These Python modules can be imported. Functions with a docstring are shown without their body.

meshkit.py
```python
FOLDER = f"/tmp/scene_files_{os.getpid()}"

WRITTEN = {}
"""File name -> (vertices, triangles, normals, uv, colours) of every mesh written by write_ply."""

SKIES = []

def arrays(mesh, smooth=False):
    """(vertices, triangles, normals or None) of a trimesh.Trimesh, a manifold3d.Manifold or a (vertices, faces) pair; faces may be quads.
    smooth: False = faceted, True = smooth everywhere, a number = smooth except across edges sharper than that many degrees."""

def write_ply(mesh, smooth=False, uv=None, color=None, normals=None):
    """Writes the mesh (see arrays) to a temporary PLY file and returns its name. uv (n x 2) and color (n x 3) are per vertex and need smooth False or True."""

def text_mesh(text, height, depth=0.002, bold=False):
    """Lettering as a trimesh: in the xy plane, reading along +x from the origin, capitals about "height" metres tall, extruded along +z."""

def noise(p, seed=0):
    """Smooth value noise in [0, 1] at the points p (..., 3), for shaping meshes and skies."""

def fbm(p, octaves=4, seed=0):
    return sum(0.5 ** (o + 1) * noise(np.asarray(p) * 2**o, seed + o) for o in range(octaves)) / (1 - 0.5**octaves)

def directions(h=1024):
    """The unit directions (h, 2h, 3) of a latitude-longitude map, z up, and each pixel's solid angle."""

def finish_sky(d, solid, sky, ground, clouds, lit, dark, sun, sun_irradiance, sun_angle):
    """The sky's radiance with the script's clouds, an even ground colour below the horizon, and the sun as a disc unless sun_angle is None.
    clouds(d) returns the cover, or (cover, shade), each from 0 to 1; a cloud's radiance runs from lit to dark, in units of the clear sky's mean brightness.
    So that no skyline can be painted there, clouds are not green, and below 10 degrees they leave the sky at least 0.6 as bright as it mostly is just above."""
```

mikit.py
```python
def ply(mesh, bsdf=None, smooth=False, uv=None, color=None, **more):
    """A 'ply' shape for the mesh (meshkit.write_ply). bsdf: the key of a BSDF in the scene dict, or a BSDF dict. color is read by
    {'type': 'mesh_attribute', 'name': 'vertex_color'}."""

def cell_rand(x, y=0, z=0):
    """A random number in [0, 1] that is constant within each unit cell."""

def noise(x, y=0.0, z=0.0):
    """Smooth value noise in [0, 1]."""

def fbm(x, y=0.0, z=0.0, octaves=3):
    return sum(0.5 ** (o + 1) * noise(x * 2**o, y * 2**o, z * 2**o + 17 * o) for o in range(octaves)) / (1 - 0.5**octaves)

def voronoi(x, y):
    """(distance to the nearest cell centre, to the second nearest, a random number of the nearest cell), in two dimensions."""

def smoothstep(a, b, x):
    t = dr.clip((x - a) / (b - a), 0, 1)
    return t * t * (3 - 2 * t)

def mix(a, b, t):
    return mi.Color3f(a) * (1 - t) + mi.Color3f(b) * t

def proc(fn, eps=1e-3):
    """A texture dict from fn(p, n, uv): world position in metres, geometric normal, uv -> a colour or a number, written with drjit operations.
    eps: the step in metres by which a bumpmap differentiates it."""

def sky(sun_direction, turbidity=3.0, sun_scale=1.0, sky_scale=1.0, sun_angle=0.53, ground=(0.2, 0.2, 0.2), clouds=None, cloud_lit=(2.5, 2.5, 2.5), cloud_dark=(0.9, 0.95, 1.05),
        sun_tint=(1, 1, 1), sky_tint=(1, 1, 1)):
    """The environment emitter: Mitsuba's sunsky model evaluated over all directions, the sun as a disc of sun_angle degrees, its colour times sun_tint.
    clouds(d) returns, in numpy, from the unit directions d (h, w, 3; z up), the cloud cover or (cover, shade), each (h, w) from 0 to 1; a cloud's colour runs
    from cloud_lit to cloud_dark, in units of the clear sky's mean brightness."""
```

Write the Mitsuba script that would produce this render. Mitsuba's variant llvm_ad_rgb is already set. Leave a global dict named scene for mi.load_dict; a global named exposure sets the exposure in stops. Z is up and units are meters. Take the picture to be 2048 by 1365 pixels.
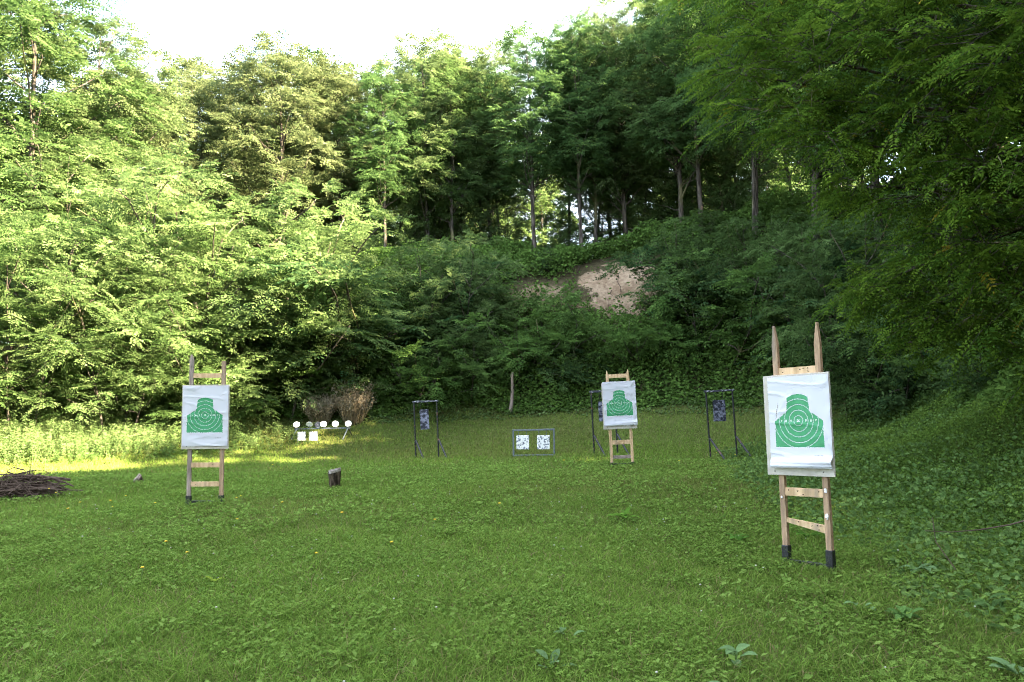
import math
import numpy as np, mitsuba as mi, mikit, meshkit, trimesh, drjit as dr
from scipy.interpolate import PchipInterpolator
T = mi.ScalarTransform4f
scene, labels = {}, {}
# ------------------------------------------------------------------ camera, sky, exposure
EYE = np.array([0, 0, 1.5]); PITCH, ROLL, FOC = math.radians(3.37), math.radians(1.2), 1570.0
FWD = np.array([0, math.cos(PITCH), math.sin(PITCH)])
_r, _u = np.array([1.0, 0, 0]), np.array([0, -math.sin(PITCH), math.cos(PITCH)])
RIGHT = _r * math.cos(ROLL) - _u * math.sin(ROLL)
UP = _u * math.cos(ROLL) + _r * math.sin(ROLL)
scene['camera'] = {'type': 'perspective', 'fov': math.degrees(2 * math.atan(1024 / FOC)), 'fov_axis': 'x', 'near_clip': 0.05, 'far_clip': 2000.0,
                   'to_world': T().look_at(origin=EYE.tolist(), target=(EYE + FWD).tolist(), up=UP.tolist())}
def P(px, py, D):
    """the point seen at this pixel of the 2048-wide photograph, D metres ahead"""
    d = FWD + RIGHT * (px - 1024) / FOC + UP * (682.5 - py) / FOC
    return EYE + d * (D / d[1])
def sky_clouds(d):
    q = d * np.array([1.6, 1.6, 4.0])
    c = meshkit.fbm(q * 1.7 + 3.1, 4, 5)
    cover = np.clip(0.40 + 1.6 * (c - 0.42), 0.08, 1)
    return cover, np.clip((meshkit.fbm(q * 2.6 + 9, 4, 8) - 0.55) * 1.5, 0, 1) * 0.5
SUN = (0.80, -0.33, 0.60)
scene['sky'] = mikit.sky(SUN, turbidity=3, sky_scale=1.0, sun_scale=1.4, clouds=sky_clouds, cloud_lit=(1.5, 1.5, 1.5), cloud_dark=(.85, .87, .92), ground=(0.06, 0.09, 0.04))
exposure = 5.7

# ------------------------------------------------------------------ mesh helpers
def cat(parts):
    parts = [p for p in parts if len(p[0])]
    at = np.cumsum([0] + [len(p[0]) for p in parts])
    out = [np.vstack([p[0] for p in parts]), np.vstack([np.asarray(p[1]) + a for p, a in zip(parts, at)])]
    if len(parts[0]) > 2: out.append(np.vstack([p[2] for p in parts]))
    return tuple(out)
def tri(m): return np.asarray(m.vertices), np.asarray(m.faces)
def unit(v): return v / (np.linalg.norm(v, axis=-1, keepdims=True) + 1e-12)
def tube(pts, radii, sides=6, cap=True):
    p = np.asarray(pts, float); n = len(p)
    t = unit(np.gradient(p, axis=0))
    a = unit(np.cross(t, np.where(np.abs(t[:, 2:]) < .9, [0, 0, 1.0], [1.0, 0, 0]))); b = np.cross(t, a)
    an = np.arange(sides) * 2 * np.pi / sides
    r = np.broadcast_to(radii, (n,))[:, None, None]
    v = (p[:, None] + r * (np.cos(an)[None, :, None] * a[:, None] + np.sin(an)[None, :, None] * b[:, None])).reshape(-1, 3)
    i, j = np.meshgrid(np.arange(n - 1), np.arange(sides), indexing='ij')
    q = np.stack([i * sides + j, i * sides + (j + 1) % sides, (i + 1) * sides + (j + 1) % sides, (i + 1) * sides + j], -1).reshape(-1, 4)
    f = np.vstack([q[:, [0, 1, 2]], q[:, [0, 2, 3]]])
    if cap:
        v = np.vstack([v, p[:1], p[-1:]]); k = len(v); j = np.arange(sides); e = (n - 1) * sides
        f = np.vstack([f, np.stack([j * 0 + k - 2, (j + 1) % sides, j], 1), np.stack([j * 0 + k - 1, e + j, e + (j + 1) % sides], 1)])
    return v, f
def rbox(sx, sy, sz, c=(0, 0, 0), ch=0.003):
    """a box with chamfered edges"""
    h = np.array([sx, sy, sz]) / 2; pts = []
    for s in np.ndindex(2, 2, 2):
        s = np.array(s) * 2 - 1
        for k in range(3):
            d = np.full(3, ch); d[k] = 0
            pts.append(s * (h - d))
    m = trimesh.convex.convex_hull(np.array(pts) + np.array(c))
    return tri(m)
def hull(pts): return tri(trimesh.convex.convex_hull(np.array(pts, float)))
def xf(mesh, M):
    M = np.asarray(M, float)
    return (mesh[0] @ M[:3, :3].T + M[:3, 3],) + tuple(mesh[1:])
def rot(ax, deg): return np.array(T().rotate(ax, deg).matrix, float)
def tr(x, y, z): return np.array(T().translate([x, y, z]).matrix, float)
USED = {}
def key(name, parent=None):
    k = f'{parent}__{name}' if parent else name
    n = USED.get(k, 0); USED[k] = n + 1
    return k if n == 0 else f'{k}_{n:03d}'
def put(name, mesh, mat, parent=None, smooth=False, uv=None, **lab):
    k = key(name, parent)
    scene[k] = mikit.ply((mesh[0], mesh[1]), mat, smooth=smooth, uv=uv, color=mesh[2] if len(mesh) > 2 else None)
    if lab: labels[k] = lab
    return k
def thing(name, label, category, group=None):
    k = key(name); labels[k] = {'label': label, 'category': category}
    if group: labels[k]['group'] = group
    return k

# ------------------------------------------------------------------ materials
def rgb(*c): return {'type': 'rgb', 'value': list(c)}
VC = {'type': 'mesh_attribute', 'name': 'vertex_color'}
scene['leaf_mat'] = {'type': 'principledthin', 'base_color': VC, 'roughness': 0.5, 'spec_trans': 0.0, 'diff_trans': 0.85, 'eta': 1.4}
scene['herb_mat'] = {'type': 'principledthin', 'base_color': VC, 'roughness': 0.7, 'spec_trans': 0.0, 'diff_trans': 0.8, 'eta': 1.2}
scene['grass_mat'] = {'type': 'principledthin', 'base_color': VC, 'roughness': 0.55, 'spec_trans': 0.0, 'diff_trans': 0.7, 'eta': 1.35}
F3 = mi.Color3f
def bark_c(p, n, uv):
    s = mikit.fbm(p.x * 26, p.y * 26, p.z * 3.2, 3); m = mikit.noise(p.x * 3, p.y * 3, p.z * .9)
    c = mikit.mix(F3(.036, .031, .027), F3(.135, .115, .097), mikit.smoothstep(.3, .75, s))
    return mikit.mix(c, F3(.20, .19, .09), mikit.smoothstep(.62, .85, m) * .6)
def bark_h(p, n, uv): return mikit.fbm(p.x * 26, p.y * 26, p.z * 3.2, 3) * 0.03
scene['bark_mat'] = {'type': 'bumpmap', 'tex': mikit.proc(bark_h, eps=.004), 'scale': 1.0, 'bsdf': {'type': 'twosided', 'b': {'type': 'diffuse', 'reflectance': mikit.proc(bark_c)}}}
def soil_c(p, n, uv):
    a = mikit.fbm(p.x * 2.1, p.y * 2.1, p.z * 2.1, 4); b = mikit.fbm(p.x * 14, p.y * 14, p.z * 14, 3)
    litter = mikit.mix(F3(.035, .034, .018), F3(.095, .078, .045), b)
    green = mikit.mix(F3(.045, .065, .016), F3(.095, .110, .034), b)
    clay = mikit.mix(F3(.215, .148, .095), F3(.43, .325, .228), mikit.smoothstep(.3, .7, .55 * a + .45 * b))
    onbank = mikit.smoothstep(.75, 1.5, p.z + .3 * (a - .5))
    c = mikit.mix(green, litter, onbank)
    e = dr.square((p.x - 3.3) / 1.25) + dr.square((p.z - 4.35) / 1.0)
    e2 = dr.square((p.x - .9) / 1.15) + dr.square((p.z - 4.25) / .45)
    near = mikit.smoothstep(19.0, 20.0, p.y) * (1 - mikit.smoothstep(27.0, 28.0, p.y))
    m = dr.maximum(1 - mikit.smoothstep(.75, 1.05, e + (a - .5) * 3.2 + (b - .5) * 1.2), .55 * (1 - mikit.smoothstep(.5, 1.1, e2 + (a - .5) * 3 + (b - .5)))) * near
    return mikit.mix(c, clay, m)
def soil_h(p, n, uv): return mikit.fbm(p.x * 5, p.y * 5, p.z * 5, 4) * .12
scene['soil_mat'] = {'type': 'bumpmap', 'tex': mikit.proc(soil_h, eps=.01), 'scale': 1.0, 'bsdf': {'type': 'twosided', 'b': {'type': 'diffuse', 'reflectance': mikit.proc(soil_c)}}}
def plain(name, c, rough=.6, **k): scene[name] = {'type': 'twosided', 'b': {'type': 'principled', 'base_color': c if isinstance(c, dict) else rgb(*c), 'roughness': rough, **k}}
def wood_fn(a, b, f=1.0):
    def fn(p, n, uv):
        s = mikit.fbm(p.x * 70 * f, p.y * 70 * f, p.z * 5 * f, 3); k = mikit.noise(p.x * 9, p.y * 9, p.z * 11)
        d = mikit.fbm(p.x * 7, p.y * 7, p.z * 2.5, 3)
        c = mikit.mix(F3(*a), F3(*b), mikit.smoothstep(.25, .75, .7 * s + .3 * d))
        c = mikit.mix(c, F3(.17, .15, .13), .55 * mikit.smoothstep(.5, .8, mikit.fbm(p.x * 16 + 5, p.y * 16, p.z * 2.2, 3)))
        return c * (1 - .55 * mikit.smoothstep(.86, .93, k))
    return mikit.proc(fn)
plain('post_mat', wood_fn((.20, .125, .075), (.44, .285, .175)), .7)
plain('rail_mat', wood_fn((.42, .27, .14), (.66, .46, .27), .6), .65)
plain('greywood_mat', wood_fn((.15, .115, .095), (.36, .28, .235)), .75)
plain('board_mat', mikit.proc(lambda p, n, uv: mikit.mix(F3(.40, .36, .31), F3(.52, .48, .42), mikit.fbm(p.x * 30, p.y * 30, p.z * 30, 3))), .75)
plain('sleeve_mat', (.012, .012, .014), .45)
plain('staple_mat', (.6, .6, .62), .35, metallic=.8)
plain('hole_mat', (.02, .016, .012), .9)
plain('scrap_mat', (.8, .8, .82), .7)
plain('digit_mat', (.80, .84, .82), .7)
PW, PH, CV = .52, .70, .51
def paper_c(p, n, uv):
    x, y = (uv.x - .49) * PW, (uv.y - CV) * PH
    ax = dr.abs(x)
    hw = .094 - .007 * mikit.smoothstep(.09, .18, y)
    head = (y < .204 - .026 * dr.square(x / .087)) & (ax < hw)
    torso = (ax < .204 + .006 * (-y)) & (y < .073 - (ax - .094) * (.075 / .11)) & (y < .0735)
    ins = (y > -.2) & (head | torso)
    r = dr.sqrt(dr.square(x) + dr.square(y))
    ring = mi.Bool(False)
    for q in (.0386, .081, .123, .166, .207): ring |= dr.abs(r - q) < .0019
    g = mikit.fbm(p.x * 40, p.y * 40, p.z * 40, 2)
    white = F3(.54, .54, .595); green = mikit.mix(F3(.035, .235, .095), F3(.05, .29, .125), g)
    tiny = (dr.abs(y + .262) < .0035) & (x > .115) & (x < .19) & (mikit.cell_rand(x * 260, 3, 1) > .35)
    c = dr.select(ins & ~ring, green, white)
    return dr.select(tiny, F3(.3, .3, .33), c)
plain('paper_mat', mikit.proc(paper_c), .55)
def torn_c(p, n, uv):
    x, y = (uv.x - .49) * PW, (uv.y - CV) * PH
    t = (y - .01) / .14; w = .0045 * dr.maximum(t * (1 - t) * 4, 0) * (.5 + mikit.noise(y * 90, 2., 3.))
    return dr.select((dr.abs(x + .197 - .028 * t) < w) & (t > 0) & (t < 1), F3(.25, .22, .20), paper_c(p, n, uv))
plain('torn_paper_mat', mikit.proc(torn_c), .55)
def rust_c(p, n, uv):
    a = mikit.fbm(p.x * 17, p.y * 17, p.z * 17, 3)
    return mikit.mix(F3(.010, .011, .014), F3(.10, .05, .03), mikit.smoothstep(.64, .76, a))
plain('black_steel_mat', mikit.proc(rust_c), .5)
def bar_c(p, n, uv):
    a = mikit.fbm(p.x * 30, p.y * 30, p.z * 30, 3)
    return mikit.mix(F3(.035, .038, .05), F3(.30, .30, .34), mikit.smoothstep(.52, .68, a))
plain('scuffed_steel_mat', mikit.proc(bar_c), .45)
def gong_c(p, n, uv):
    a = mikit.fbm(p.x * 22, p.y * 22, p.z * 22, 4); b = mikit.noise(p.x * 45, p.y * 45, p.z * 45)
    e = dr.abs(uv.y - .5) * 2
    t = mikit.smoothstep(.47, .66, .75 * a + .25 * b + .06 * (1 - e))
    return mikit.mix(F3(.016, .018, .032), F3(.19, .20, .27), t)
plain('gong_mat', mikit.proc(gong_c), .5)
plain('grey_steel_mat', mikit.proc(lambda p, n, uv: mikit.mix(F3(.085, .105, .125), F3(.15, .175, .20), mikit.fbm(p.x * 25, p.y * 25, p.z * 25, 3))), .45)
def plate_fn(dens, dark):
    def fn(p, n, uv):
        d, d2, r = mikit.voronoi(p.x * dens + mikit.noise(p.x * 60, p.z * 60) * .35, p.z * dens + mikit.noise(p.z * 60, p.x * 60, 3.) * .35)
        t = mikit.smoothstep(.36, .28, d * (1.5 - r)) * dr.select(r > .55, 1., 0.)
        d3, _, r3 = mikit.voronoi(p.x * dens * 2.3 + 9, p.z * dens * 2.3)
        t = dr.maximum(t, mikit.smoothstep(.26, .18, d3) * dr.select(r3 > .8, 1., 0.))
        return mikit.mix(F3(.80, .81, .80), F3(.16, .18, .24), t * dark)
    return mikit.proc(fn)
plain('plate_mat', plate_fn(30, 1.0), .5)
plain('disc_mat', plate_fn(22, .35), .5)
def cutwood_c(p, n, uv):
    a = mikit.fbm(p.x * 40, p.y * 40, p.z * 8, 3)
    return mikit.mix(F3(.15, .125, .105), F3(.36, .32, .28), a)
def stump_c(p, n, uv): return mikit.mix(F3(.022, .017, .012), F3(.115, .088, .062), mikit.smoothstep(.3, .75, mikit.fbm(p.x * 38, p.y * 38, p.z * 9, 3)))
scene['stump_mat'] = {'type': 'twosided', 'b': {'type': 'diffuse', 'reflectance': mikit.proc(stump_c)}}
plain('cutwood_mat', mikit.proc(cutwood_c), .8)
def twig_c(p, n, uv): return mikit.mix(F3(.032, .024, .020), F3(.15, .108, .085), mikit.fbm(p.x * 13, p.y * 13, p.z * 13, 3))
scene['twig_mat'] = {'type': 'twosided', 'b': {'type': 'diffuse', 'reflectance': mikit.proc(twig_c)}}
plain('yellow_mat', (.78, .52, .03), .6)
plain('stem_mat', (.10, .16, .04), .6)

# ------------------------------------------------------------------ terrain
FOOT = np.array([(4, -14), (3.6, 3), (3.6, 7), (3.6, 10), (4.4, 13), (4.5, 15), (3.6, 16.6), (1.5, 17.4), (-2, 17.8), (-5, 17.4), (-8, 15.0), (-11, 12.5), (-16, 10), (-24, 6), (-34, -14)], float)
PROF = PchipInterpolator([-400, -4, -1, 0, 1, 2, 3.5, 5, 6.5, 7.6, 9, 12, 20, 60, 500], [0, 0, .02, .08, .26, .62, 1.55, 2.9, 4.35, 5.2, 5.55, 5.8, 6.0, 5.6, 5])
def sdist(x, y):
    """distance outside the field's edge (negative inside)"""
    x, y = np.asarray(x, float), np.asarray(y, float)
    best, inside = np.full(x.shape, 1e9), np.zeros(x.shape, bool)
    for a, b in zip(FOOT, np.roll(FOOT, -1, 0)):
        e = b - a
        t = np.clip(((x - a[0]) * e[0] + (y - a[1]) * e[1]) / (e @ e), 0, 1)
        best = np.minimum(best, np.hypot(x - a[0] - t * e[0], y - a[1] - t * e[1]))
        c = (a[1] > y) != (b[1] > y)
        inside ^= c & (x < (b[0] - a[0]) * (y - a[1]) / (b[1] - a[1] + 1e-12) + a[0])
    return np.where(inside, -best, best)
def sstep(a, b, x):
    t = np.clip((x - a) / (b - a), 0, 1); return t * t * (3 - 2 * t)
LEVELS = ((-3.6, 9.2, .20), (1.7, 12.4, .32), (3.7, 13.8, .05), (-1.8, 16, .02), (.4, 15.5, .18), (2.2, 5.9, .06), (-2.5, 10.8, .17), (0, 3.5, .12))
def H(x, y):
    x, y = np.asarray(x, float), np.asarray(y, float)
    s = sdist(x, y)
    k = .5 + .5 * sstep(-10, -3, x) + .14 * sstep(3, 9, x)
    q = np.stack([x, y, 0 * x], -1)
    bump = (meshkit.fbm(q * .9, 3, 2) - .5) * (.06 + .5 * sstep(1.5, 6, s)) + (meshkit.fbm(q * 3.5, 2, 4) - .5) * (.02 + .12 * sstep(1.5, 5, s))
    w = sum(np.exp(-((x - a) ** 2 + (y - b) ** 2) / 9.0) * np.array([1, c]).reshape((2,) + (1,) * x.ndim) for a, b, c in LEVELS)
    return (w[1] + .02 * .14) / (w[0] + .02) + PROF(s) * k + bump * (s < 100)
def grid(xs, ys):
    X, Y = np.meshgrid(xs, ys, indexing='ij')
    v = np.stack([X, Y, H(X, Y)], -1).reshape(-1, 3)
    i, j = np.meshgrid(np.arange(len(xs) - 1), np.arange(len(ys) - 1), indexing='ij'); n = len(ys)
    q = np.stack([i * n + j, (i + 1) * n + j, (i + 1) * n + j + 1, i * n + j + 1], -1).reshape(-1, 4)
    return v, np.vstack([q[:, [0, 1, 2]], q[:, [0, 2, 3]]])
xs = np.concatenate([[-600, -300, -150, -90, -60, -45, -36], np.linspace(-30, 30, 190), [36, 45, 60, 90, 150, 300, 600]])
ys = np.concatenate([[-600, -300, -120, -60, -30, -15], np.linspace(-8, 34, 150), np.linspace(35, 62, 30), [70, 90, 150, 300, 600]])
put('ground', grid(xs, ys), 'soil_mat', smooth=True, kind='structure', label='grassy clearing floor rising into an earth bank with a bare clay scar')
def G(x, y): return float(H(np.array([x]), np.array([y]))[0])
def on_ground(px, D, dz=0.0):
    """the ground point in this column of the photograph, D metres ahead"""
    x = (px - 1024) / FOC * D
    return np.array([x, D, G(x, D) + dz])

# ------------------------------------------------------------------ foliage
def kites(base, d, side, ln, wd, fold=0.0, nrm=None, col=None):
    """one pointed leaf per row: base, two middle corners, tip"""
    mid = base + d * (ln * .45)[:, None]
    off = side * (wd / 2)[:, None]
    up = 0 if nrm is None else nrm * (wd * fold)[:, None]
    v = np.stack([base, mid + off + up, base + d * ln[:, None], mid - off + up], 1).reshape(-1, 3)
    i = np.arange(len(base))[:, None] * 4
    f = np.concatenate([i + [0, 1, 2], i + [0, 2, 3]], 0)
    if col is None: return v, f
    return v, f, np.repeat(col, 4, 0)
def fronds(B, D, N, L, pairs, rng, c0, c1, lw=.42, ll=None, droop=.35, yellow=0.0):
    """feathery compound leaves: a rachis with paired leaflets and one at the tip"""
    n = len(B); D = unit(D); S = unit(np.cross(D, N)); N = np.cross(S, D)
    ll = (1.5 / pairs if ll is None else ll)
    colf = c0 + (c1 - c0) * rng.random((n, 1)) ** 1.2
    colf = colf * (.78 + .44 * rng.random((n, 1)))
    if yellow > 0: colf = np.where(rng.random((n, 1)) < yellow, np.array([.30, .24, .03]) * (.6 + .6 * rng.random((n, 1))), colf)
    parts = []
    for j in range(pairs + 1):
        t = (j + .7) / (pairs + .5)
        base = B + D * (L * t)[:, None] + np.array([0, 0, -1.0]) * (L * droop * t * t)[:, None]
        dl = unit(D - np.array([0, 0, 1.0]) * droop * 2 * t)
        for s in ((1, -1) if j < pairs else (0,)):
            a = rng.normal(0, .22, (n, 1))
            d = unit(S * s * .9 + dl * (.45 if s else 1) + N * a + np.array([0, 0, -.18]))
            sd = unit(np.cross(d, N + rng.normal(0, .3, (n, 3))))
            size = L * ll * (.75 + .35 * math.sin(math.pi * min(t, 1))) * rng.uniform(.85, 1.15, n)
            parts.append(kites(base, d, sd, size, size * lw, col=colf * rng.uniform(.88, 1.12, (n, 1))))
    return cat(parts)
def sprays(C, U, LEN, nf, L, pairs, rng, c0, c1, droop=.35, twigs=0.0, **k):
    """leafy twigs: each carries nf compound leaves left and right"""
    n = len(C); U = unit(U); B, D, N, Ls, tw = [], [], [], [], []
    S = unit(np.cross(U, np.array([0, 0, 1.0]) + rng.normal(0, .15, (n, 3)))); up = np.cross(S, U)
    for i in range(nf):
        t = .12 + .88 * i / max(nf - 1, 1); s = 1 if i % 2 else -1
        pos = C + U * (LEN * t)[:, None] - np.array([0, 0, 1.0]) * (LEN * .28 * t * t)[:, None]
        w = 0.25 if i == nf - 1 else 1.0
        B.append(pos); D.append(U * (.55 + .5 * t) + S * s * w * rng.uniform(.6, 1.1, (n, 1)) + up * rng.normal(.08, .25, (n, 1)))
        N.append(up + rng.normal(0, .28, (n, 3))); Ls.append(L * (1.05 - .35 * t) * rng.uniform(.7, 1.2, n))
    m = fronds(np.vstack(B), np.vstack(D), np.vstack(N), np.concatenate(Ls), pairs, rng, c0, c1, droop=droop, **k)
    if twigs:
        tw = [tube([C[i] - U[i] * LEN[i] * .3, C[i] + U[i] * LEN[i] * .5 - [0, 0, LEN[i] * .07], C[i] + U[i] * LEN[i] - [0, 0, LEN[i] * .28]], [twigs, twigs * .7, twigs * .3], 3, False) for i in range(n)]
        return m, cat(tw)
    return m, None
def lobe_sprays(lobes, per, rng, up=.15, inner=.25):
    """spray starts, directions and lengths in flattened lobes (centre xyz, radii xyz)"""
    C, U, LN = [], [], []
    for c, r in lobes:
        m = max(2, int(per * np.mean(r) ** 1.3)); u = unit(rng.normal(0, 1, (m, 3)) + [0, 0, .25])
        f = rng.uniform(inner, .8, (m, 1)) ** .8
        C.append(np.asarray(c) + u * f * np.asarray(r)); d = u * [1, 1, .45] + [0, 0, up] + rng.normal(0, .25, (m, 3))
        U.append(unit(d)); LN.append(rng.uniform(.4, .8, m) * (np.mean(r) ** .5))
    return np.vstack(C), np.vstack(U), np.concatenate(LN)
def wob(a, b, n, amp, rng):
    t = np.linspace(0, 1, n)[:, None]
    w = np.cumsum(rng.normal(0, amp, (n, 3)), 0) * np.sin(np.pi * t)
    return np.asarray(a) * (1 - t) + np.asarray(b) * t + w
def make_tree(seed, h, base, R, nl, per, nf, L, pairs, c0, c1, rad=.12, lean=.3, stems=1, flat=.55, lobe=(.8, 1.3), twigs=0., low_limbs=0, **k):
    rng = np.random.default_rng(seed); wood, lobes = [], []
    for s in range(stems):
        a = rng.uniform(0, 6.28); off = np.array([math.cos(a), math.sin(a), 0]) * (.12 * (stems > 1) + .18 * (stems > 2))
        top = off + [rng.normal(0, lean) + off[0] * 3, rng.normal(0, lean) + off[1] * 3, h * rng.uniform(.9, 1.0)]
        tp = wob(off + [0, 0, -.35], top, 9, .035 * h / 10, rng)
        rr = rad * (1 - .85 * np.linspace(0, 1, 9) ** 1.2) / stems ** .4; rr[0] *= 1.35
        wood.append(tube(tp, rr, 7))
        m = nl // stems
        for i in range(m):
            z = base + (1 - base) * ((i + rng.random()) / m)
            q = (z - base) / (1 - base)
            Rz = R * (.6 + .9 * q * (1.25 - q)) * (1 - .5 * q ** 5)
            ang = i * 2.4 + rng.uniform(-.7, .7); rd = Rz * math.sqrt(rng.uniform(.08, 1))
            ti = np.array([np.interp(z * h, tp[:, 2], tp[:, j]) for j in range(3)])
            c = ti + [rd * math.cos(ang), rd * math.sin(ang), 0]
            r = rng.uniform(*lobe) * (1 - .22 * q)
            lobes.append((c, (r, r, r * flat)))
            z0 = max(.12 * h, z * h - rd * rng.uniform(.5, 1.0) - .4)
            st = np.array([np.interp(z0, tp[:, 2], tp[:, j]) for j in range(3)])
            r0 = max(.016, np.interp(z0, tp[:, 2], rr) * .45)
            wood.append(tube(wob(st, c + [0, 0, .1], 5, .05, rng), np.linspace(r0, .010, 5), 5, False))
        for i in range(low_limbs):
            z0 = rng.uniform(.1, max(base, .16)) * h; a = rng.uniform(0, 6.28); l = rng.uniform(.4, 1.3)
            st = np.array([np.interp(z0, tp[:, 2], tp[:, j]) for j in range(3)])
            wood.append(tube(wob(st, st + [l * math.cos(a), l * math.sin(a), l * .4], 4, .05, rng), np.linspace(.025, .006, 4), 4, False))
    C, U, LN = lobe_sprays(lobes, per, rng)
    m, tw = sprays(C, U, LN, nf, L, pairs, rng, np.array(c0), np.array(c1), twigs=twigs, **k)
    if tw is not None: wood.append(tw)
    return cat(wood), m
def proto(name, tree):
    scene[name] = {'type': 'shapegroup', 'trunk': mikit.ply(tree[0], 'bark_mat', smooth=True), 'crown': mikit.ply((tree[1][0], tree[1][1]), 'leaf_mat', color=tree[1][2])}
def inst(name, pr, pos, sc=1.0, rz=0.0, sz=None, tilt=(0, 0), **lab):
    k = key(name); labels[k] = lab
    M = T().translate(list(map(float, pos))).rotate([1, 0, 0], tilt[0]).rotate([0, 1, 0], tilt[1]).rotate([0, 0, 1], rz).scale([sc, sc, sz or sc])
    scene[k] = {'type': 'instance', 'sg': {'type': 'ref', 'id': pr}, 'to_world': M}
    return k
DK0, DK1 = (.028, .068, .026), (.060, .122, .046)      # deep blue-green
MD0, MD1 = (.051, .097, .027), (.112, .176, .060)      # mid green
YL0, YL1 = (.080, .138, .038), (.158, .226, .086)      # yellow-green
OL0, OL1 = (.080, .115, .045), (.160, .190, .085)      # olive, late-summer crowns
for i, (c0, c1) in enumerate(((OL0, OL1), (MD0, MD1), (OL0, YL1), ((.042, .090, .028), (.105, .180, .058)))):
    proto(f'forest_{i}', make_tree(40 + i, 11, (.40, .30, .28, .36)[i], 2.25, (34, 32, 34, 28)[i], 38, 9, .35, 4, c0, c1, rad=.10, lobe=(.7, 1.15), low_limbs=6, ll=.31, lw=.5))
for i, (c0, c1) in enumerate(((MD0, MD1), (DK0, MD1))):
    proto(f'hill_{i}', make_tree(50 + i, 11, .28, 2.1, 22, 16, 8, .42, 3, c0, c1, rad=.12, lobe=(.9, 1.3), low_limbs=4, ll=.48, lw=.6))
for i, (c0, c1) in enumerate(((MD0, YL1), (MD0, MD1), (MD0, MD1), (YL0, YL1))):
    proto(f'back_{i}', make_tree(60 + i, 11, (.20, .20, .42, .12)[i], 1.9, (26, 26, 24, 26)[i], 24, 8, .38, 3, c0, c1, rad=.085, lobe=(.8, 1.2), low_limbs=4, ll=.45, lw=.55))
for i, (c0, c1) in enumerate(((MD0, YL1), (MD0, MD1), (YL0, YL1))):
    proto(f'sapling_{i}', make_tree(80 + i, 4.6, .13, 1.6, 28, 46, 9, .25, 5, c0, c1, rad=.045, stems=3, lobe=(.55, .95), flat=.5, lw=.45))
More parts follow.
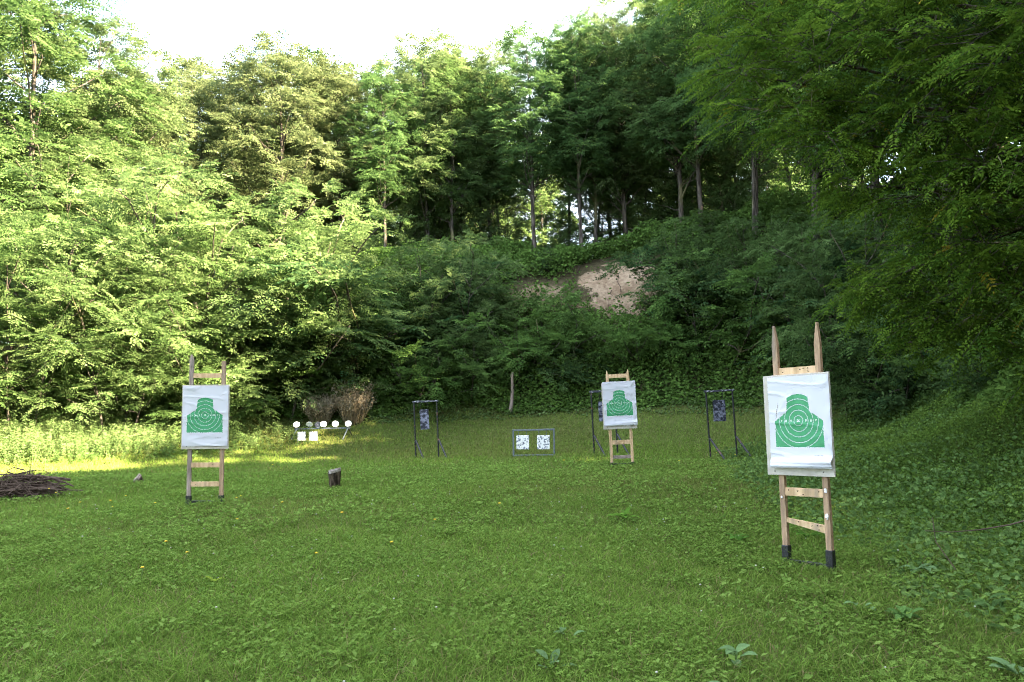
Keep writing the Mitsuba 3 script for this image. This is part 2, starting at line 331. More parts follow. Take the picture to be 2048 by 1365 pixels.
for i, (c0, c1) in enumerate(((MD0, (.12, .20, .055)), ((.055, .112, .028), (.130, .225, .055)), (DK0, MD1))):
    proto(f'bush_{i}', make_tree(100 + i, 2.0, .10, 1.15, 16, 40, 7, .26, 4, c0, c1, rad=.035, stems=4, lobe=(.45, .75), flat=.6, lw=.5))
rng = np.random.default_rng(7)
def tree_at(px, D, top_py, pr, label, group=None, ph=11.9, wide=1.0, name='locust_tree', cat_='tree', **k):
    """a tree in this column of the photograph, D metres ahead, its tip at row top_py"""
    b = on_ground(px, D); z1 = P(px, top_py, D)[2]; s = (z1 - b[2]) / ph
    lab = dict(label=label, category=cat_)
    if group: lab['group'] = group
    return inst(name, pr, b, s * wide, rng.uniform(0, 360), s, **lab, **k)
# front row above the bank, left to right
tree_at(-120, 21, -120, 'forest_2', 'tall yellow-green tree at the far left edge behind the sunlit thicket', wide=1.15)
tree_at(60, 20.5, -160, 'forest_1', 'tall sunlit tree rising out of the top left corner behind the thicket', wide=1.2)
tree_at(170, 22, -20, 'forest_2', 'tall bright tree just right of the top left corner, left of the sky gap', wide=1.1)
tree_at(262, 25, 95, 'forest_0', 'olive tree sloping down to the sky gap on its right', wide=1.0)
tree_at(318, 29, 190, 'forest_1', 'lowest treetop under the notch of blue-white sky', wide=1.1)
tree_at(395, 27, 88, 'forest_0', 'pale tree with a thin spiky tip right of the sky notch', wide=.95)
tree_at(480, 29, 60, 'forest_0', 'pale sunlit tree just left of the tall double-stemmed tree', wide=1.0)
tree_at(578, 26.5, 18, 'forest_0', 'tallest left-hand tree with a bare sunlit trunk above the bright thicket', wide=1.05)
tree_at(690, 28, 70, 'forest_0', 'thin-topped tree standing out against white sky right of the tallest tree', wide=.95)
tree_at(772, 26.5, 125, 'forest_3', 'tree with a straight dark trunk above the shadowed hollow', wide=1.0)
tree_at(858, 28, 50, 'forest_2', 'rounded sunlit tree left of the middle of the skyline', wide=1.05)
tree_at(908, 27.5, 92, 'forest_1', 'tree with a tall pale grey trunk behind the young locust on the bank', wide=.95)
tree_at(985, 29, 70, 'forest_2', 'sunlit tree at the middle of the skyline', wide=1.05)
tree_at(1072, 26.5, 35, 'forest_3', 'tree with a thick dark trunk left of the bare clay scar', wide=1.1)
tree_at(1168, 26.2, 15, 'forest_3', 'tree with a yellowish lower trunk right above the clay scar', wide=1.0)
tree_at(1196, 27.2, 60, 'forest_1', 'tree with a thinner grey trunk beside the yellowish one', wide=1.0)
tree_at(1262, 27.4, -15, 'forest_2', 'tree with a slim dark trunk above the right half of the scar', wide=1.1)
tree_at(1372, 25.5, -75, 'forest_1', 'tree with a leaning pale trunk above the right bank', wide=1.1)
tree_at(1412, 24.5, -70, 'forest_3', 'tree with a straight reddish grey trunk at the head of the right bank', wide=1.1)
tree_at(1520, 22.5, -160, 'forest_3', 'dark tree on the right bank half hidden by hanging foliage', wide=1.25)
tree_at(1640, 20, -260, 'forest_3', 'dark bank tree directly above the nearest target stand', wide=1.25)
tree_at(1770, 18, -380, 'forest_1', 'shaded tree on the right bank behind the overhanging boughs', wide=1.3)
tree_at(1920, 15, -500, 'forest_3', 'shaded tree at the right edge deep in the gloom', wide=1.3)
SKYLINE = ([-400, 100, 230, 330, 390, 480, 580, 640, 700, 790, 860, 950, 1050, 1150, 1250, 1340, 1450, 2400], [-150, -60, 40, 190, 130, 75, 50, 90, 105, 135, 65, 75, 55, 30, 0, -60, -160, -600])
def under_skyline(x, D):
    """the largest scale of an 11 m tree here that keeps its tip below the front row's tips"""
    px = 1024 + FOC * x / D
    return (P(px, np.interp(px, *SKYLINE) + 20, D)[2] - G(x, D)) / 11.8
# the wood behind: many slender stems that nothing tells apart
wg = 'slender trees of the wood behind'
pts = []
while len(pts) < 112:
    D = rng.uniform(28.6, 52); x = rng.uniform(-.72 * D, .72 * D)
    if x < -9 and D < 31: continue
    if D > 36.5 and x > -7 or D > 33 and x > .5 * D: continue
    if all(math.hypot(x - a, D - b) > .9 for a, b in pts): pts.append((x, D))
for i, (x, D) in enumerate(pts):
    s = rng.uniform(.85, 1.08) * (1.0 + .10 * sstep(2, 14, x) - .22 * sstep(-6, -14, x) * 0)
    if abs(x / D + .445) < .045: s *= .85
    s = min(s, under_skyline(x, D))
    inst('locust_tree', ('back_2' if x > -6 else f'back_{i % 2}') if D > 32 or i % 3 else ('forest_3', 'forest_1', 'forest_2')[i % 4 % 3], (x, D, G(x, D)), s * .95, rng.uniform(0, 360), s, (rng.normal(0, 1.5), rng.normal(0, 1.5)),
         label='slender dark-stemmed tree in the dense wood behind the bank-top row', category='tree', group=wg)
# trees of the right-hand hillside, beside and behind the camera: they shade the clearing
for i, (x, y, s) in enumerate([(12.5, 20, 1.2), (11.5, 15.5, 1.15), (11, 11.5, 1.1), (12, 7, 1.1), (10.5, 3.5, 1.05), (11, -1, 1.15), (13, -5, 1.2), (10, -9, 1.1), (15.5, 17.5, 1.25), (15, 12.5, 1.2), (15.5, 8.5, 1.2), (14.5, 4, 1.15), (15.5, .5, 1.2), (16, 23, 1.2), (19, 20, 1.2), (19, 14, 1.2), (18.5, 10, 1.2), (18.5, 5, 1.2), (13.5, 26, 1.2), (17.5, 27.5, 1.15), (8.8, 1.5, .8), (9.2, -3.5, .9), (8.5, -7, .9), (12.8, 1.2, 1), (12.5, -8, 1), (14.5, -2.5, 1), (10.2, 5.6, .9), (8.4, 4.2, .8)]):
    s = min(s, (13.2 + (x - 12) * .68 + max(0, y - 15) * .40 - 1.7 * (y >= 5.5) * (y < 15) + 1.8 * (y < 5.5) - G(x, y)) / 11)
    inst('locust_tree', f'hill_{i % 2}', (x, y, G(x, y)), max(s, .7) * 1.3, rng.uniform(0, 360), s, label='tall dark tree of the shaded hillside along the right edge', category='tree', group='hillside trees along the right edge')

for i in range(44):
    D = rng.uniform(45, 54); x = rng.uniform(-7, 24)
    inst('locust_tree', 'back_3', (x, D, G(x, D)), min(rng.uniform(.8, 1.2), under_skyline(x, D)), rng.uniform(0, 360), label='sunlit yellow-green tree glimpsed beyond the trunks of the wood', category='tree', group='sunlit trees beyond the wood')
SAP = ['low sapling before the black hollow right of the sunlit thicket', 'small sapling in the gap right of the straight dark trunk', 'sapling between the straight dark trunk and the pale grey trunk', 'smallest sapling right of the pale grey trunk on the bank top', 'sapling left of the thick dark trunk on the bank top', 'small sapling between the thick dark trunk and the yellowish trunk', 'sapling over the top edge of the clay scar', 'sapling right of the slim dark trunk above the scar', "low sapling at the right end of the scar's upper edge", 'sapling at the foot of the leaning pale trunk', 'sapling right of the straight reddish grey trunk', 'largest bank-top sapling, under the dark hanging foliage']
for px, D, sc in [(740, 28.5, .62), (830, 28, .5), (880, 29.5, .7), (950, 28.2, .45), (1010, 29, .65), (1135, 28, .42), (1230, 29, .55), (1300, 28.6, .7), (1345, 27.5, .5), (1395, 27.5, .62), (1455, 26, .7), (1490, 27, .85)]:
    inst('young_locust', f'sapling_{int(px) % 2}', on_ground(px, D), sc, rng.uniform(0, 360), label=SAP.pop(0), category='tree', group='saplings along the bank top')
for i, (x, y) in enumerate([(5.6, -2), (6.2, .5), (6.6, 2.6), (7.6, 4.2), (6.4, -4.5), (7.8, -1.2), (8.6, 2.4), (9.5, 6.2), (8.2, -6), (9.8, .4), (10.6, 3.6), (9.6, -3.4), (11.5, 7.2), (11.2, 1.6), (6, -7.5)]):
    inst('young_locust', 'sapling_1', (x, y, G(x, y)), rng.uniform(.75, .95), rng.uniform(0, 360), label='young locust of the shaded hillside beside the camera', category='tree', group='young locusts on the hillside beside the camera')
# trees closing the clearing behind the camera
for i, (x, y) in enumerate([(-17, -10), (-13, -13), (-9, -11.5), (-5.5, -13), (-2, -11.5), (1.5, -13), (5, -12), (-20, -4), (-22, 2), (-15, -17), (-7, -17), (0, -17), (7, -17), (-23, 8)]):
    inst('locust_tree', f'hill_{i % 2}', (x, y, G(x, y)), rng.uniform(1.25, 1.5), rng.uniform(0, 360), label='tree closing the clearing behind the picture', category='tree', group='trees behind the camera')
# the sunlit young locust thicket on the left
def sap(px, D, top, pr, label, wide=1.0, **k): return tree_at(px, D, top, pr, label, ph=4.6, wide=wide, name='young_locust', **k)
sap(40, 17.0, 470, 'sapling_0', 'bright young locust at the left edge of the sunlit thicket', 1.1)
sap(-90, 16.5, 380, 'sapling_1', 'young locust cut off by the left edge of the picture', 1.2)
sap(150, 18.5, 430, 'sapling_1', 'young locust in the thicket behind the yellowish weeds', 1.2)
sap(235, 17.6, 520, 'sapling_0', 'low young locust in front of the thicket with a thin pale stem', 1.05)
sap(330, 19.0, 430, 'sapling_2', 'young locust of the thicket straight above the leftmost target stand', 1.15)
sap(430, 19.5, 372, 'sapling_0', 'tall yellow-green young locust forming the highest point of the thicket', 1.15)
sap(535, 19.6, 400, 'sapling_2', 'bright young locust with layered boughs near the right end of the thicket', 1.15)
sap(590, 20.3, 520, 'sapling_0', 'sunlit young locust at the right end of the thicket against the dark hollow', 1.05)
sap(672, 23.5, 452, 'sapling_2', 'young locust reaching a lit bough out over the dark hollow', .72)
sap(420, 18.3, 600, 'sapling_1', 'low leafy young locust directly behind the leftmost target stand', 1.1)
sap(120, 21.0, 330, 'sapling_2', 'yellowish young locust behind the thicket under the tall left trees', 1.1)
# bushes on the bank
def bush(px, D, top, pr, label, wide=1.0): return tree_at(px, D, top, pr, label, ph=2.0, wide=wide, name='bush', cat_='bush')
sap(905, 21.5, 488, 'sapling_0', 'young locust with bright top fronds on the bank left of the scar', .95)
sap(860, 21.4, 600, 'sapling_1', 'low young locust with pale fronds in front of the bank', .9)
sap(985, 22.5, 560, 'sapling_1', 'shaded young locust between the bright one and the clay scar', .9)
sap(1372, 21.5, 450, 'sapling_1', 'feathery young locust over the right edge of the clay scar', .85)
sap(1505, 20.5, 430, 'sapling_1', 'shaded young locust on the right bank under the dark bank tree', 1.0)
sap(1610, 18.5, 440, 'sapling_1', 'shaded young locust rising behind the nearest target stand', 1.0)
sap(1720, 15.0, 420, 'sapling_1', 'shaded young locust tucked under the overhanging boughs', 1.0)
sap(1420, 23.5, 420, 'sapling_1', 'shaded young locust at the head of the right bank', .9)
bush(1430, 20.0, 560, 'bush_1', 'bush halfway up the bank right of the scar', 1.1)
bush(1240, 20.8, 720, 'bush_0', 'bush behind the top of the middle target stand', 1.0)
bush(720, 21.5, 560, 'bush_2', 'dark bush in the hollow right of the sunlit thicket', 1.25)
bush(800, 22.5, 530, 'bush_2', 'dark blue-green bush below the straight dark trunk', 1.3)
bush(505, 19.6, 735, 'bush_1', 'low bush at the weedy foot of the thicket right of the leftmost stand', 1.0)
bush(560, 21.0, 720, 'bush_0', 'low bush left of the disc rack at the foot of the thicket', 1.1)
bush(715, 21.6, 690, 'bush_0', 'low bush at the mouth of the dark hollow', 1.1)
bush(820, 20.6, 700, 'bush_1', 'low bush above the left hanging-plate frame', 1.2)
bush(940, 20.8, 680, 'bush_0', 'bush at the bank foot left of the leaning stake', 1.2)
bush(1040, 21.2, 640, 'bush_1', 'bush at the bank foot behind the leaning stake', 1.2)
bush(1120, 21.5, 600, 'bush_0', 'bush under the left tongue of bare earth', 1.0)
bush(1175, 20.3, 690, 'bush_2', 'dark bush below the clay scar', 1.1)
bush(1110, 24.6, 500, 'bush_2', 'blue-green bush at the foot of the thick dark trunk', .8)
bush(1290, 20.6, 640, 'bush_1', 'brighter bush on the bank just right below the scar', 1.0)
bush(1390, 21.3, 520, 'bush_0', 'bush on the slope right of the scar', 1.1)
bush(1480, 20.5, 480, 'bush_2', 'dark bush high on the right bank under the trees', 1.2)
bush(1590, 17.5, 500, 'bush_2', 'dark bush above the nearest target stand', 1.1)
bush(1690, 14.5, 610, 'bush_2', 'blue-green bush right of the pointed posts of the nearest stand', .9)
bush(1800, 14.0, 640, 'bush_0', 'shaded bush low on the right bank', 1.1)
bush(1960, 11.5, 690, 'bush_2', 'shaded bush at the right edge under the boughs', 1.1)
bush(610, 21.6, 690, 'bush_1', 'bush at the shaded foot of the thicket behind the disc rack', 1.0)
for i in range(26):
    D = rng.uniform(29.5, 42); x = rng.uniform(-.5, .5) * D
    inst('bush', f'bush_{i % 2}', (x, D, G(x, D)), rng.uniform(.5, 1.0), rng.uniform(0, 360), label='undergrowth bush glimpsed between the trunks of the wood', category='bush', group='undergrowth bushes in the wood')

# the near overhanging tree at the right
rng = np.random.default_rng(21)
LOB = [(1530, 60, 9.0, .75), (1480, 150, 9.0, .50), (1560, 215, 8.6, .62), (1640, 120, 8.4, .8), (1660, 280, 8.4, .62), (1725, 370, 8.6, .42), (1760, 60, 8.2, .9), (1780, 230, 8.2, .8), (1890, 60, 7.8, .9), (1900, 220, 7.8, .85), (1860, 380, 8.2, .7),
       (2010, 130, 7.2, .9), (2010, 330, 7.4, .85), (1985, 480, 7.8, .75), (1850, 520, 8.8, .65), (1775, 560, 9.2, .5), (1720, 585, 9.4, .34), (1800, 600, 9.3, .45), (1900, 610, 8.8, .6), (2030, 590, 8.0, .7), (1840, 680, 9.6, .34), (1935, 690, 9.2, .42), (2070, 700, 8.4, .55),
       (1600, -60, 9.2, .9), (1750, -90, 8.6, 1.0), (1900, -120, 8.2, 1.0), (2100, 0, 7.0, 1.0), (2130, 250, 7.2, .9), (2150, 480, 7.6, .9), (1460, -30, 9.4, .6), (2250, 150, 7.6, 1.1), (2280, 420, 8, 1.0), (2100, -200, 8, 1.2)]
base = np.array([7.2, 9.0, G(7.2, 9.0)]); tp = wob(base - [0, 0, .3], base + [-.3, -.4, 8.2], 9, .05, rng)
lobes, wood = [], [tube(tp, .19 * (1 - .8 * np.linspace(0, 1, 9)), 9)]
for px, py, D, r in LOB:
    c = P(px, py, D); lobes.append((c, (r, r, r * .6)))
    z0 = np.clip(c[2] - .3 - .25 * np.hypot(*(c - base)[:2]), base[2] + .7, base[2] + 7.5)
    st = np.array([np.interp(z0, tp[:, 2], tp[:, j]) for j in range(3)])
    pts_ = wob(st, c, 7, .05, rng); pts_[:, 2] += .35 * np.sin(np.linspace(0, np.pi, 7))
    wood.append(tube(pts_, np.linspace(.045, .008, 7), 6, False))
C, U, LN = lobe_sprays(lobes, 62, rng, up=.0, inner=.15)
m, tw = sprays(C, U, LN * .9, 9, .27, 7, rng, np.array((.046, .100, .014)), np.array((.134, .216, .026)), droop=.5, twigs=.006, ll=.225, lw=.46, yellow=.004)
k = thing('overhanging_tree', 'large dark locust whose drooping leafy boughs fill the top right corner', 'tree')
put('trunk', cat(wood + [tw]), 'bark_mat', k, smooth=True); put('crown', m, 'leaf_mat', k)

# ------------------------------------------------------------------ ground vegetation
rng = np.random.default_rng(11)
def scatter(n, x0, x1, y0, y1): return np.stack([rng.uniform(x0, x1, n), rng.uniform(y0, y1, n)], 1)
def hvec(n): a = rng.uniform(0, 2 * np.pi, n); return np.stack([np.cos(a), np.sin(a), 0 * a], 1)
def n2(x, y, f, s): return meshkit.fbm(np.stack([x * f, y * f, 0 * x + s * 7.3], -1), 3, s)
def blades(xy, h, w, bend, seg, dry):
    n = len(xy); z = H(xy[:, 0], xy[:, 1]) - .01
    b = np.stack([xy[:, 0], xy[:, 1], z], 1); a = hvec(n); lean = hvec(n) * (bend * rng.uniform(.2, 1, n) * h)[:, None]
    g = n2(xy[:, 0], xy[:, 1], .55, 3)[:, None]; g2 = rng.random((n, 1)); d = np.clip(dry + rng.normal(0, .18, n), 0, 1)[:, None]
    col = np.array([.082, .150, .024]) * (1 - g2) + np.array([.205, .325, .056]) * g2
    col = col * (.75 + .55 * g)
    col = col * (1 - d) + np.array([.20, .165, .065]) * d * (.7 + .5 * g2)
    dead = rng.random((n, 1)) < .05 + .12 * d
    col = np.where(dead, np.array([.27, .22, .11]) * (.6 + .6 * g2), col)
    wv = a * (w / 2)[:, None]; tip = b + lean + np.array([0, 0, 1.0]) * h[:, None]
    if seg == 1:
        v = np.stack([b - wv, b + wv, tip], 1).reshape(-1, 3); i = np.arange(n)[:, None] * 3
        return v, i + [0, 1, 2], np.repeat(col, 3, 0)
    mid = b + lean * .32 + np.array([0, 0, .6]) * h[:, None]; tip = b + lean * 1.25 + np.array([0, 0, .93]) * h[:, None]
    v = np.stack([b - wv, b + wv, mid - wv * .8, mid + wv * .8, tip], 1).reshape(-1, 3); i = np.arange(n)[:, None] * 5
    return v, np.concatenate([i + [0, 1, 3], i + [0, 3, 2], i + [2, 3, 4]]), np.repeat(col, 5, 0)
def field(n, y0, y1, hr, wr, seg, bend):
    y = np.sqrt(rng.uniform(y0 ** 2, y1 ** 2, n)); xy = np.stack([rng.uniform(-1, 1, n) * (.69 * y + .8), y], 1)
    s = sdist(xy[:, 0], xy[:, 1]); keep = rng.random(n) < 1 - sstep(2.2, 4.4, s) * sstep(-6, -3, xy[:, 0]) - sstep(1.0, 2.6, s) * sstep(-3, -6, xy[:, 0])
    keep &= rng.random(n) < .45 + 1.1 * n2(xy[:, 0], xy[:, 1], 1.7, 5)
    xy = xy[keep]; n = len(xy)
    tall = n2(xy[:, 0], xy[:, 1], .8, 6); t2 = n2(xy[:, 0], xy[:, 1], 3.1, 9)
    h = rng.uniform(*hr, n) * (.45 + .6 * tall + .7 * t2 ** 2)
    dry = np.clip((n2(xy[:, 0], xy[:, 1], .35, 8) - .47) * 1.6, 0, .3) * sstep(6, 10, xy[:, 1]) + .05
    return blades(xy, h, rng.uniform(*wr, n), bend, seg, dry)
parts = [field(270000, 2.9, 7.5, (.035, .105), (.0028, .0065), 2, 1.2), field(260000, 7.3, 12, (.035, .10), (.005, .009), 1, 1.0), field(260000, 11.6, 22, (.045, .11), (.007, .014), 1, .9)]
n = 90; yc = np.sqrt(rng.uniform(3.2 ** 2, 11 ** 2, n)); xc = rng.uniform(-.62, .66, n) * yc
for a, b in zip(xc, yc):
    m = int(rng.integers(25, 60)); xy = np.stack([a + rng.normal(0, .05, m), b + rng.normal(0, .05, m)], 1)
    parts.append(blades(xy, rng.uniform(.09, .19, m), rng.uniform(.003, .006, m), 1.6, 2, np.full(m, .02)))
put('grass', cat(parts), 'grass_mat', kind='stuff', label='short uneven meadow grass covering the clearing', category='grass')
def clover(n, y0, y1, size):
    y = np.sqrt(rng.uniform(y0 ** 2, y1 ** 2, n)); x = rng.uniform(-1, 1, n) * (.69 * y + .8)
    keep = (n2(x, y, 1.6, 12) + .12 * sstep(0, 4, x) > .50) & (sdist(x, y) < 2.5); x, y = x[keep], y[keep]; n = len(x)
    c = np.stack([x, y, H(x, y) + rng.uniform(.02, .085, n)], 1); a0 = rng.uniform(0, 6.28, n); nr = unit(np.array([0, 0, 1.0]) + rng.normal(0, .3, (n, 3)))
    col0 = np.array([.085, .152, .026]) + rng.random((n, 1)) * np.array([.095, .125, .032]); out = []
    for j in range(3):
        a = a0 + j * 2.094; d = np.stack([np.cos(a), np.sin(a), 0 * a], 1); d = unit(d - nr * np.sum(d * nr, 1)[:, None]); s = size * rng.uniform(.7, 1.2, n)
        out.append(kites(c, d, np.cross(nr, d), s, s * .85, col=col0 * rng.uniform(.85, 1.2, (n, 1))))
    return cat(out)
def herbs(n, y0, y1, l0, l1):
    y = np.sqrt(rng.uniform(y0 ** 2, y1 ** 2, n)); x = rng.uniform(-1, 1, n) * (.69 * y + .8)
    keep = (n2(x, y, 1.2, 52) + .10 * sstep(0, 4, x) > .44) & (sdist(x, y) < 2.5); x, y = x[keep], y[keep]; n = len(x)
    c = np.stack([x, y, H(x, y) + rng.uniform(.015, .075, n)], 1); d = unit(hvec(n) + np.array([0, 0, .28]) + rng.normal(0, .2, (n, 3))); nr = unit(np.array([0, 0, 1.0]) + rng.normal(0, .35, (n, 3))); nr = unit(nr - d * np.sum(d * nr, 1)[:, None])
    l = rng.uniform(l0, l1, n); col = np.array([.090, .162, .030]) + rng.random((n, 1)) * np.array([.110, .135, .040])
    return kites(c, d, np.cross(nr, d), l, l * rng.uniform(.25, .6, n), .1, nr, col)
put('clover', cat([herbs(16000, 2.9, 8, .025, .06), herbs(14000, 7.8, 14, .035, .07), clover(70000, 2.9, 7.5, .0145), clover(55000, 7.3, 13, .022)]), 'herb_mat', kind='stuff', label='clover and small herbs growing among the grass', category='clover')
def cover(n, box, s0, s1, size, hgt, c0, c1, seed, dens=None, f=.9, tilt=.5, z_extra=None):
    """low leafy cover in soft mounds above the ground"""
    xy = scatter(n, *box); x, y = xy.T; s = sdist(x, y)
    keep = (s > s0 + .8 * (n2(x, y, .8, seed) - .5)) & (s < s1)
    if dens is not None: keep &= rng.random(n) < dens(x, y, s)
    x, y, s = x[keep], y[keep], s[keep]; n = len(x)
    m = n2(x, y, f, seed + 1); m2 = n2(x, y, f * 3, seed + 2)
    top = hgt * (.15 + 1.3 * np.clip(m - .25, 0, 1) + .5 * (m2 - .4)) * sstep(s0 - .5, s0 + 1.5, s)
    q = rng.random(n) ** .6
    z = H(x, y) + .02 + np.maximum(top, .03) * q
    d = unit(hvec(n) + np.array([0, 0, -.25]) + rng.normal(0, .25, (n, 3))); nr = unit(np.array([0, -.35, .9]) + rng.normal(0, tilt, (n, 3)))
    d = unit(d - nr * np.sum(d * nr, 1)[:, None]); sz = rng.uniform(.7, 1.3, n) * size
    col = np.array(c0) + (np.array(c1) - np.array(c0)) * np.clip(.65 * rng.random((n, 1)) + .9 * (m2[:, None] - .35), 0, 1)
    return kites(np.stack([x, y, z], 1), d, np.cross(nr, d), sz, sz * .72, .12, nr, col * rng.uniform(.65, 1.25, (n, 1)))
def scar(x, y, s):
    z = H(x, y); e = np.minimum(((x - 3.3) / 1.25) ** 2 + ((z - 4.35) / 1.0) ** 2, ((x - .9) / 1.15) ** 2 + ((z - 4.25) / .45) ** 2 + .1)
    return np.where((y > 19) & (y < 28), np.clip((e - 1.0) * .9, .02, 1), 1) * (1 - .6 * sstep(8, 10.5, s))
put('bank_undergrowth', cat([cover(430000, (-6, 14, 9, 28), 2.4, 11, .098, 1.25, (.058, .118, .026), (.150, .250, .055), 20, scar), cover(40000, (-5, 9, 15, 23), 2.0, 4.5, .07, .40, MD0, YL1, 24)]), 'herb_mat', kind='stuff',
    label='dense low brambles and creepers over the shaded bank', category='undergrowth')
put('slope_herbs', cat([cover(230000, (2.2, 11, 3.5, 15), -.3, 6, .034, .30, (.066, .128, .024), (.155, .238, .046), 30, tilt=.8), cover(45000, (2.2, 11, 3.5, 15), -.9, 6, .050, .40, (.075, .145, .04), (.155, .235, .07), 36, f=1.6, tilt=.7)]), 'herb_mat', kind='stuff', label='leafy nettles and herbs on the shaded slope at the right', category='herbs')
# tall pale weeds at the foot of the sunlit thicket
def weeds(n, box, s0, s1, hr, c0, c1, nl=16, size=.06):
    xy = scatter(n, *box); s = sdist(*xy.T); e = rng.random(n); xy = xy[(s > s0 + e ** 2 * 1.0) & (s < s1) & (xy[:, 0] < -4.4 - 2.6 * rng.random(n))]; n = len(xy)
    b = np.stack([xy[:, 0], xy[:, 1], H(*xy.T)], 1); h = .66 * rng.uniform(*hr, n) * (.25 + 1.5 * n2(xy[:, 0], xy[:, 1], 1.3, 41) ** 1.3) * (1 - .55 * sstep(-7.2, -4.6, xy[:, 0])); ln = hvec(n) * (rng.uniform(.05, .35, n) * h)[:, None]; out = []
    for j in range(nl):
        t = rng.uniform(.2, 1, n)[:, None]; p = b + ln * t ** 2 + np.array([0, 0, 1.0]) * h[:, None] * t
        d = unit(hvec(n) + np.array([0, 0, .25])); col = np.array(c0) + (np.array(c1) - np.array(c0)) * rng.random((n, 1)); sz = size * rng.uniform(.6, 1.3, n)
        out.append(kites(p, d, unit(np.cross(d, [0, 0, 1.0]) + rng.normal(0, .3, (n, 3))), sz, sz * .4, col=col))
    sd = hvec(n) * .004; tip = b + ln + np.array([0, 0, 1.0]) * h[:, None]; i = np.arange(n)[:, None] * 3
    out.append((np.stack([b - sd, b + sd, tip], 1).reshape(-1, 3), i + [0, 1, 2], np.repeat(np.tile([[.16, .19, .08]], (n, 1)), 3, 0)))
    return cat(out)
put('tall_weeds', cat([weeds(20000, (-17, -4.4, 9, 19.5), .5, 4.4, (.5, 1.0), (.085, .155, .045), (.20, .28, .11), 26), weeds(9000, (-16, -4.4, 9, 18.5), .1, 2.0, (.2, .5), (.085, .17, .04), (.17, .27, .085), 14)]), 'leaf_mat', kind='stuff',
    label='pale tall weeds in the sun along the foot of the thicket', category='weeds')
def weed_clump(px, D, hgt, r, label):
    c = on_ground(px, D); n = 420; a = hvec(n) * (r * rng.random(n) ** .5)[:, None]; b = c + a * .45; b[:, 2] = H(b[:, 0], b[:, 1])
    h = hgt * rng.uniform(.55, 1.05, n); tip = b + a * .75 + np.array([0, 0, 1.0]) * h[:, None]; sd = hvec(n) * .006; i = np.arange(n)[:, None] * 3
    k = thing('dry_weed_clump', label, 'weeds')
    put('stems', (np.stack([b - sd, b + sd, tip], 1).reshape(-1, 3), i + [0, 1, 2], np.repeat(np.array([[.27, .23, .15]]) * rng.uniform(.6, 1.2, (n, 1)), 3, 0)), 'leaf_mat', k)
    out = []
    for j in range(9):
        p = b + (tip - b) * rng.uniform(.55, 1.0, (n, 1)) + rng.normal(0, .02, (n, 3)); d = unit(rng.normal(0, 1, (n, 3)) + [0, 0, .6]); s = rng.uniform(.025, .055, n)
        out.append(kites(p, d, unit(rng.normal(0, 1, (n, 3))), s, s * .6, col=np.array([.40, .34, .25]) * rng.uniform(.55, 1.25, (n, 1))))
    put('seed_heads', cat(out), 'leaf_mat', k)
weed_clump(640, 19.6, .75, .42, 'lower tan seeded weed clump right behind the white discs')
weed_clump(705, 19.7, 1.0, .5, 'taller tan seeded weed clump above the right end of the disc rack')

k = thing('exposed_roots', 'thin roots hanging down the bare clay scar', 'roots')
for i in range(8):
    x = rng.uniform(2.1, 4.4); y0 = rng.uniform(23.6, 25.2); q = []
    for t in np.linspace(0, 1, 7):
        xx, yy = x + rng.normal(0, .05) + .25 * t * (i % 3 - 1), y0 - t * rng.uniform(.5, .8); q.append((xx, yy, G(xx, yy) + .025))
    put('root', tube(q, np.linspace(.014, .004, 7) * rng.uniform(.5, 1.1), 5), 'twig_mat', k)
# broad-leaved weeds with separate leaves
def big_leaf(L, W, bend):
    t = np.linspace(0, 1, 6); w = W / 2 * np.sin(np.pi * np.clip(t * .93 + .05, 0, 1)) ** .8; v = []
    for q, ww in zip(t, w):
        y, z = L * q * (1 - .12 * bend * q), L * (.42 * q - bend * .75 * q * q)
        v += [(-ww, y, z + ww * .35), (0, y, z), (ww, y, z + ww * .35)]
    f = []
    for i in range(5):
        for j in range(2): a = i * 3 + j; f += [(a, a + 1, a + 4), (a, a + 4, a + 3)]
    return np.array(v), np.array(f)
def dock(px, D, n, L, label, col=(.075, .15, .06)):
    k = thing('broad_leaved_weed', label, 'weed', None); c = on_ground(px, D, .01); a0 = rng.uniform(0, 360)
    for i in range(n):
        v, f = big_leaf(.72 * L * rng.uniform(.7, 1.15), .72 * L * rng.uniform(.36, .5), rng.uniform(.25, .7))
        M = tr(*(c + [rng.normal(0, .02), rng.normal(0, .02), rng.uniform(.02, .07)])) @ rot([0, 0, 1], a0 + i * 360 / n + rng.uniform(-25, 25)) @ rot([1, 0, 0], rng.uniform(-10, 22))
        v, f = xf((v, f), M); cc = np.array(col) * rng.uniform(.8, 1.25)
        put('leaf', (v, f, np.tile(cc, (len(v), 1)) * rng.uniform(.92, 1.08, (len(v), 1))), 'herb_mat', k, smooth=True)
GB = (.125, .205, .085)
dock(1450, 3.95, 6, .17, 'grey-green weed with six leaves at the middle of the bottom right', GB)
dock(1085, 3.95, 5, .13, 'small pale-leaved weed left of the middle near the bottom edge', GB)
dock(1120, 4.35, 4, .12, 'weed with few pale leaves behind the small one near the bottom edge', GB)
dock(1225, 3.45, 5, .14, 'weed with pale leaves at the bottom edge between the others', GB)
dock(1440, 3.40, 4, .17, 'weed with one tall upright leaf on the bottom edge', GB)
dock(1780, 4.55, 8, .17, 'bushy broad-leaved weed below the nearest target stand', (.09, .17, .045))
dock(1695, 4.75, 4, .12, 'pale-leaved weed just left of the bushy one', GB)
dock(1815, 5.6, 6, .16, 'broad-leaved weed right of the foot of the nearest stand', GB)
dock(1960, 4.7, 6, .16, 'dark broad-leaved weed near the right edge', (.08, .145, .045))
dock(2000, 3.7, 5, .19, 'grey broad leaves in the bottom right corner', GB)
dock(1462, 6.9, 7, .18, 'green weed left of the nearest stand\'s lower rail', (.075, .17, .03))
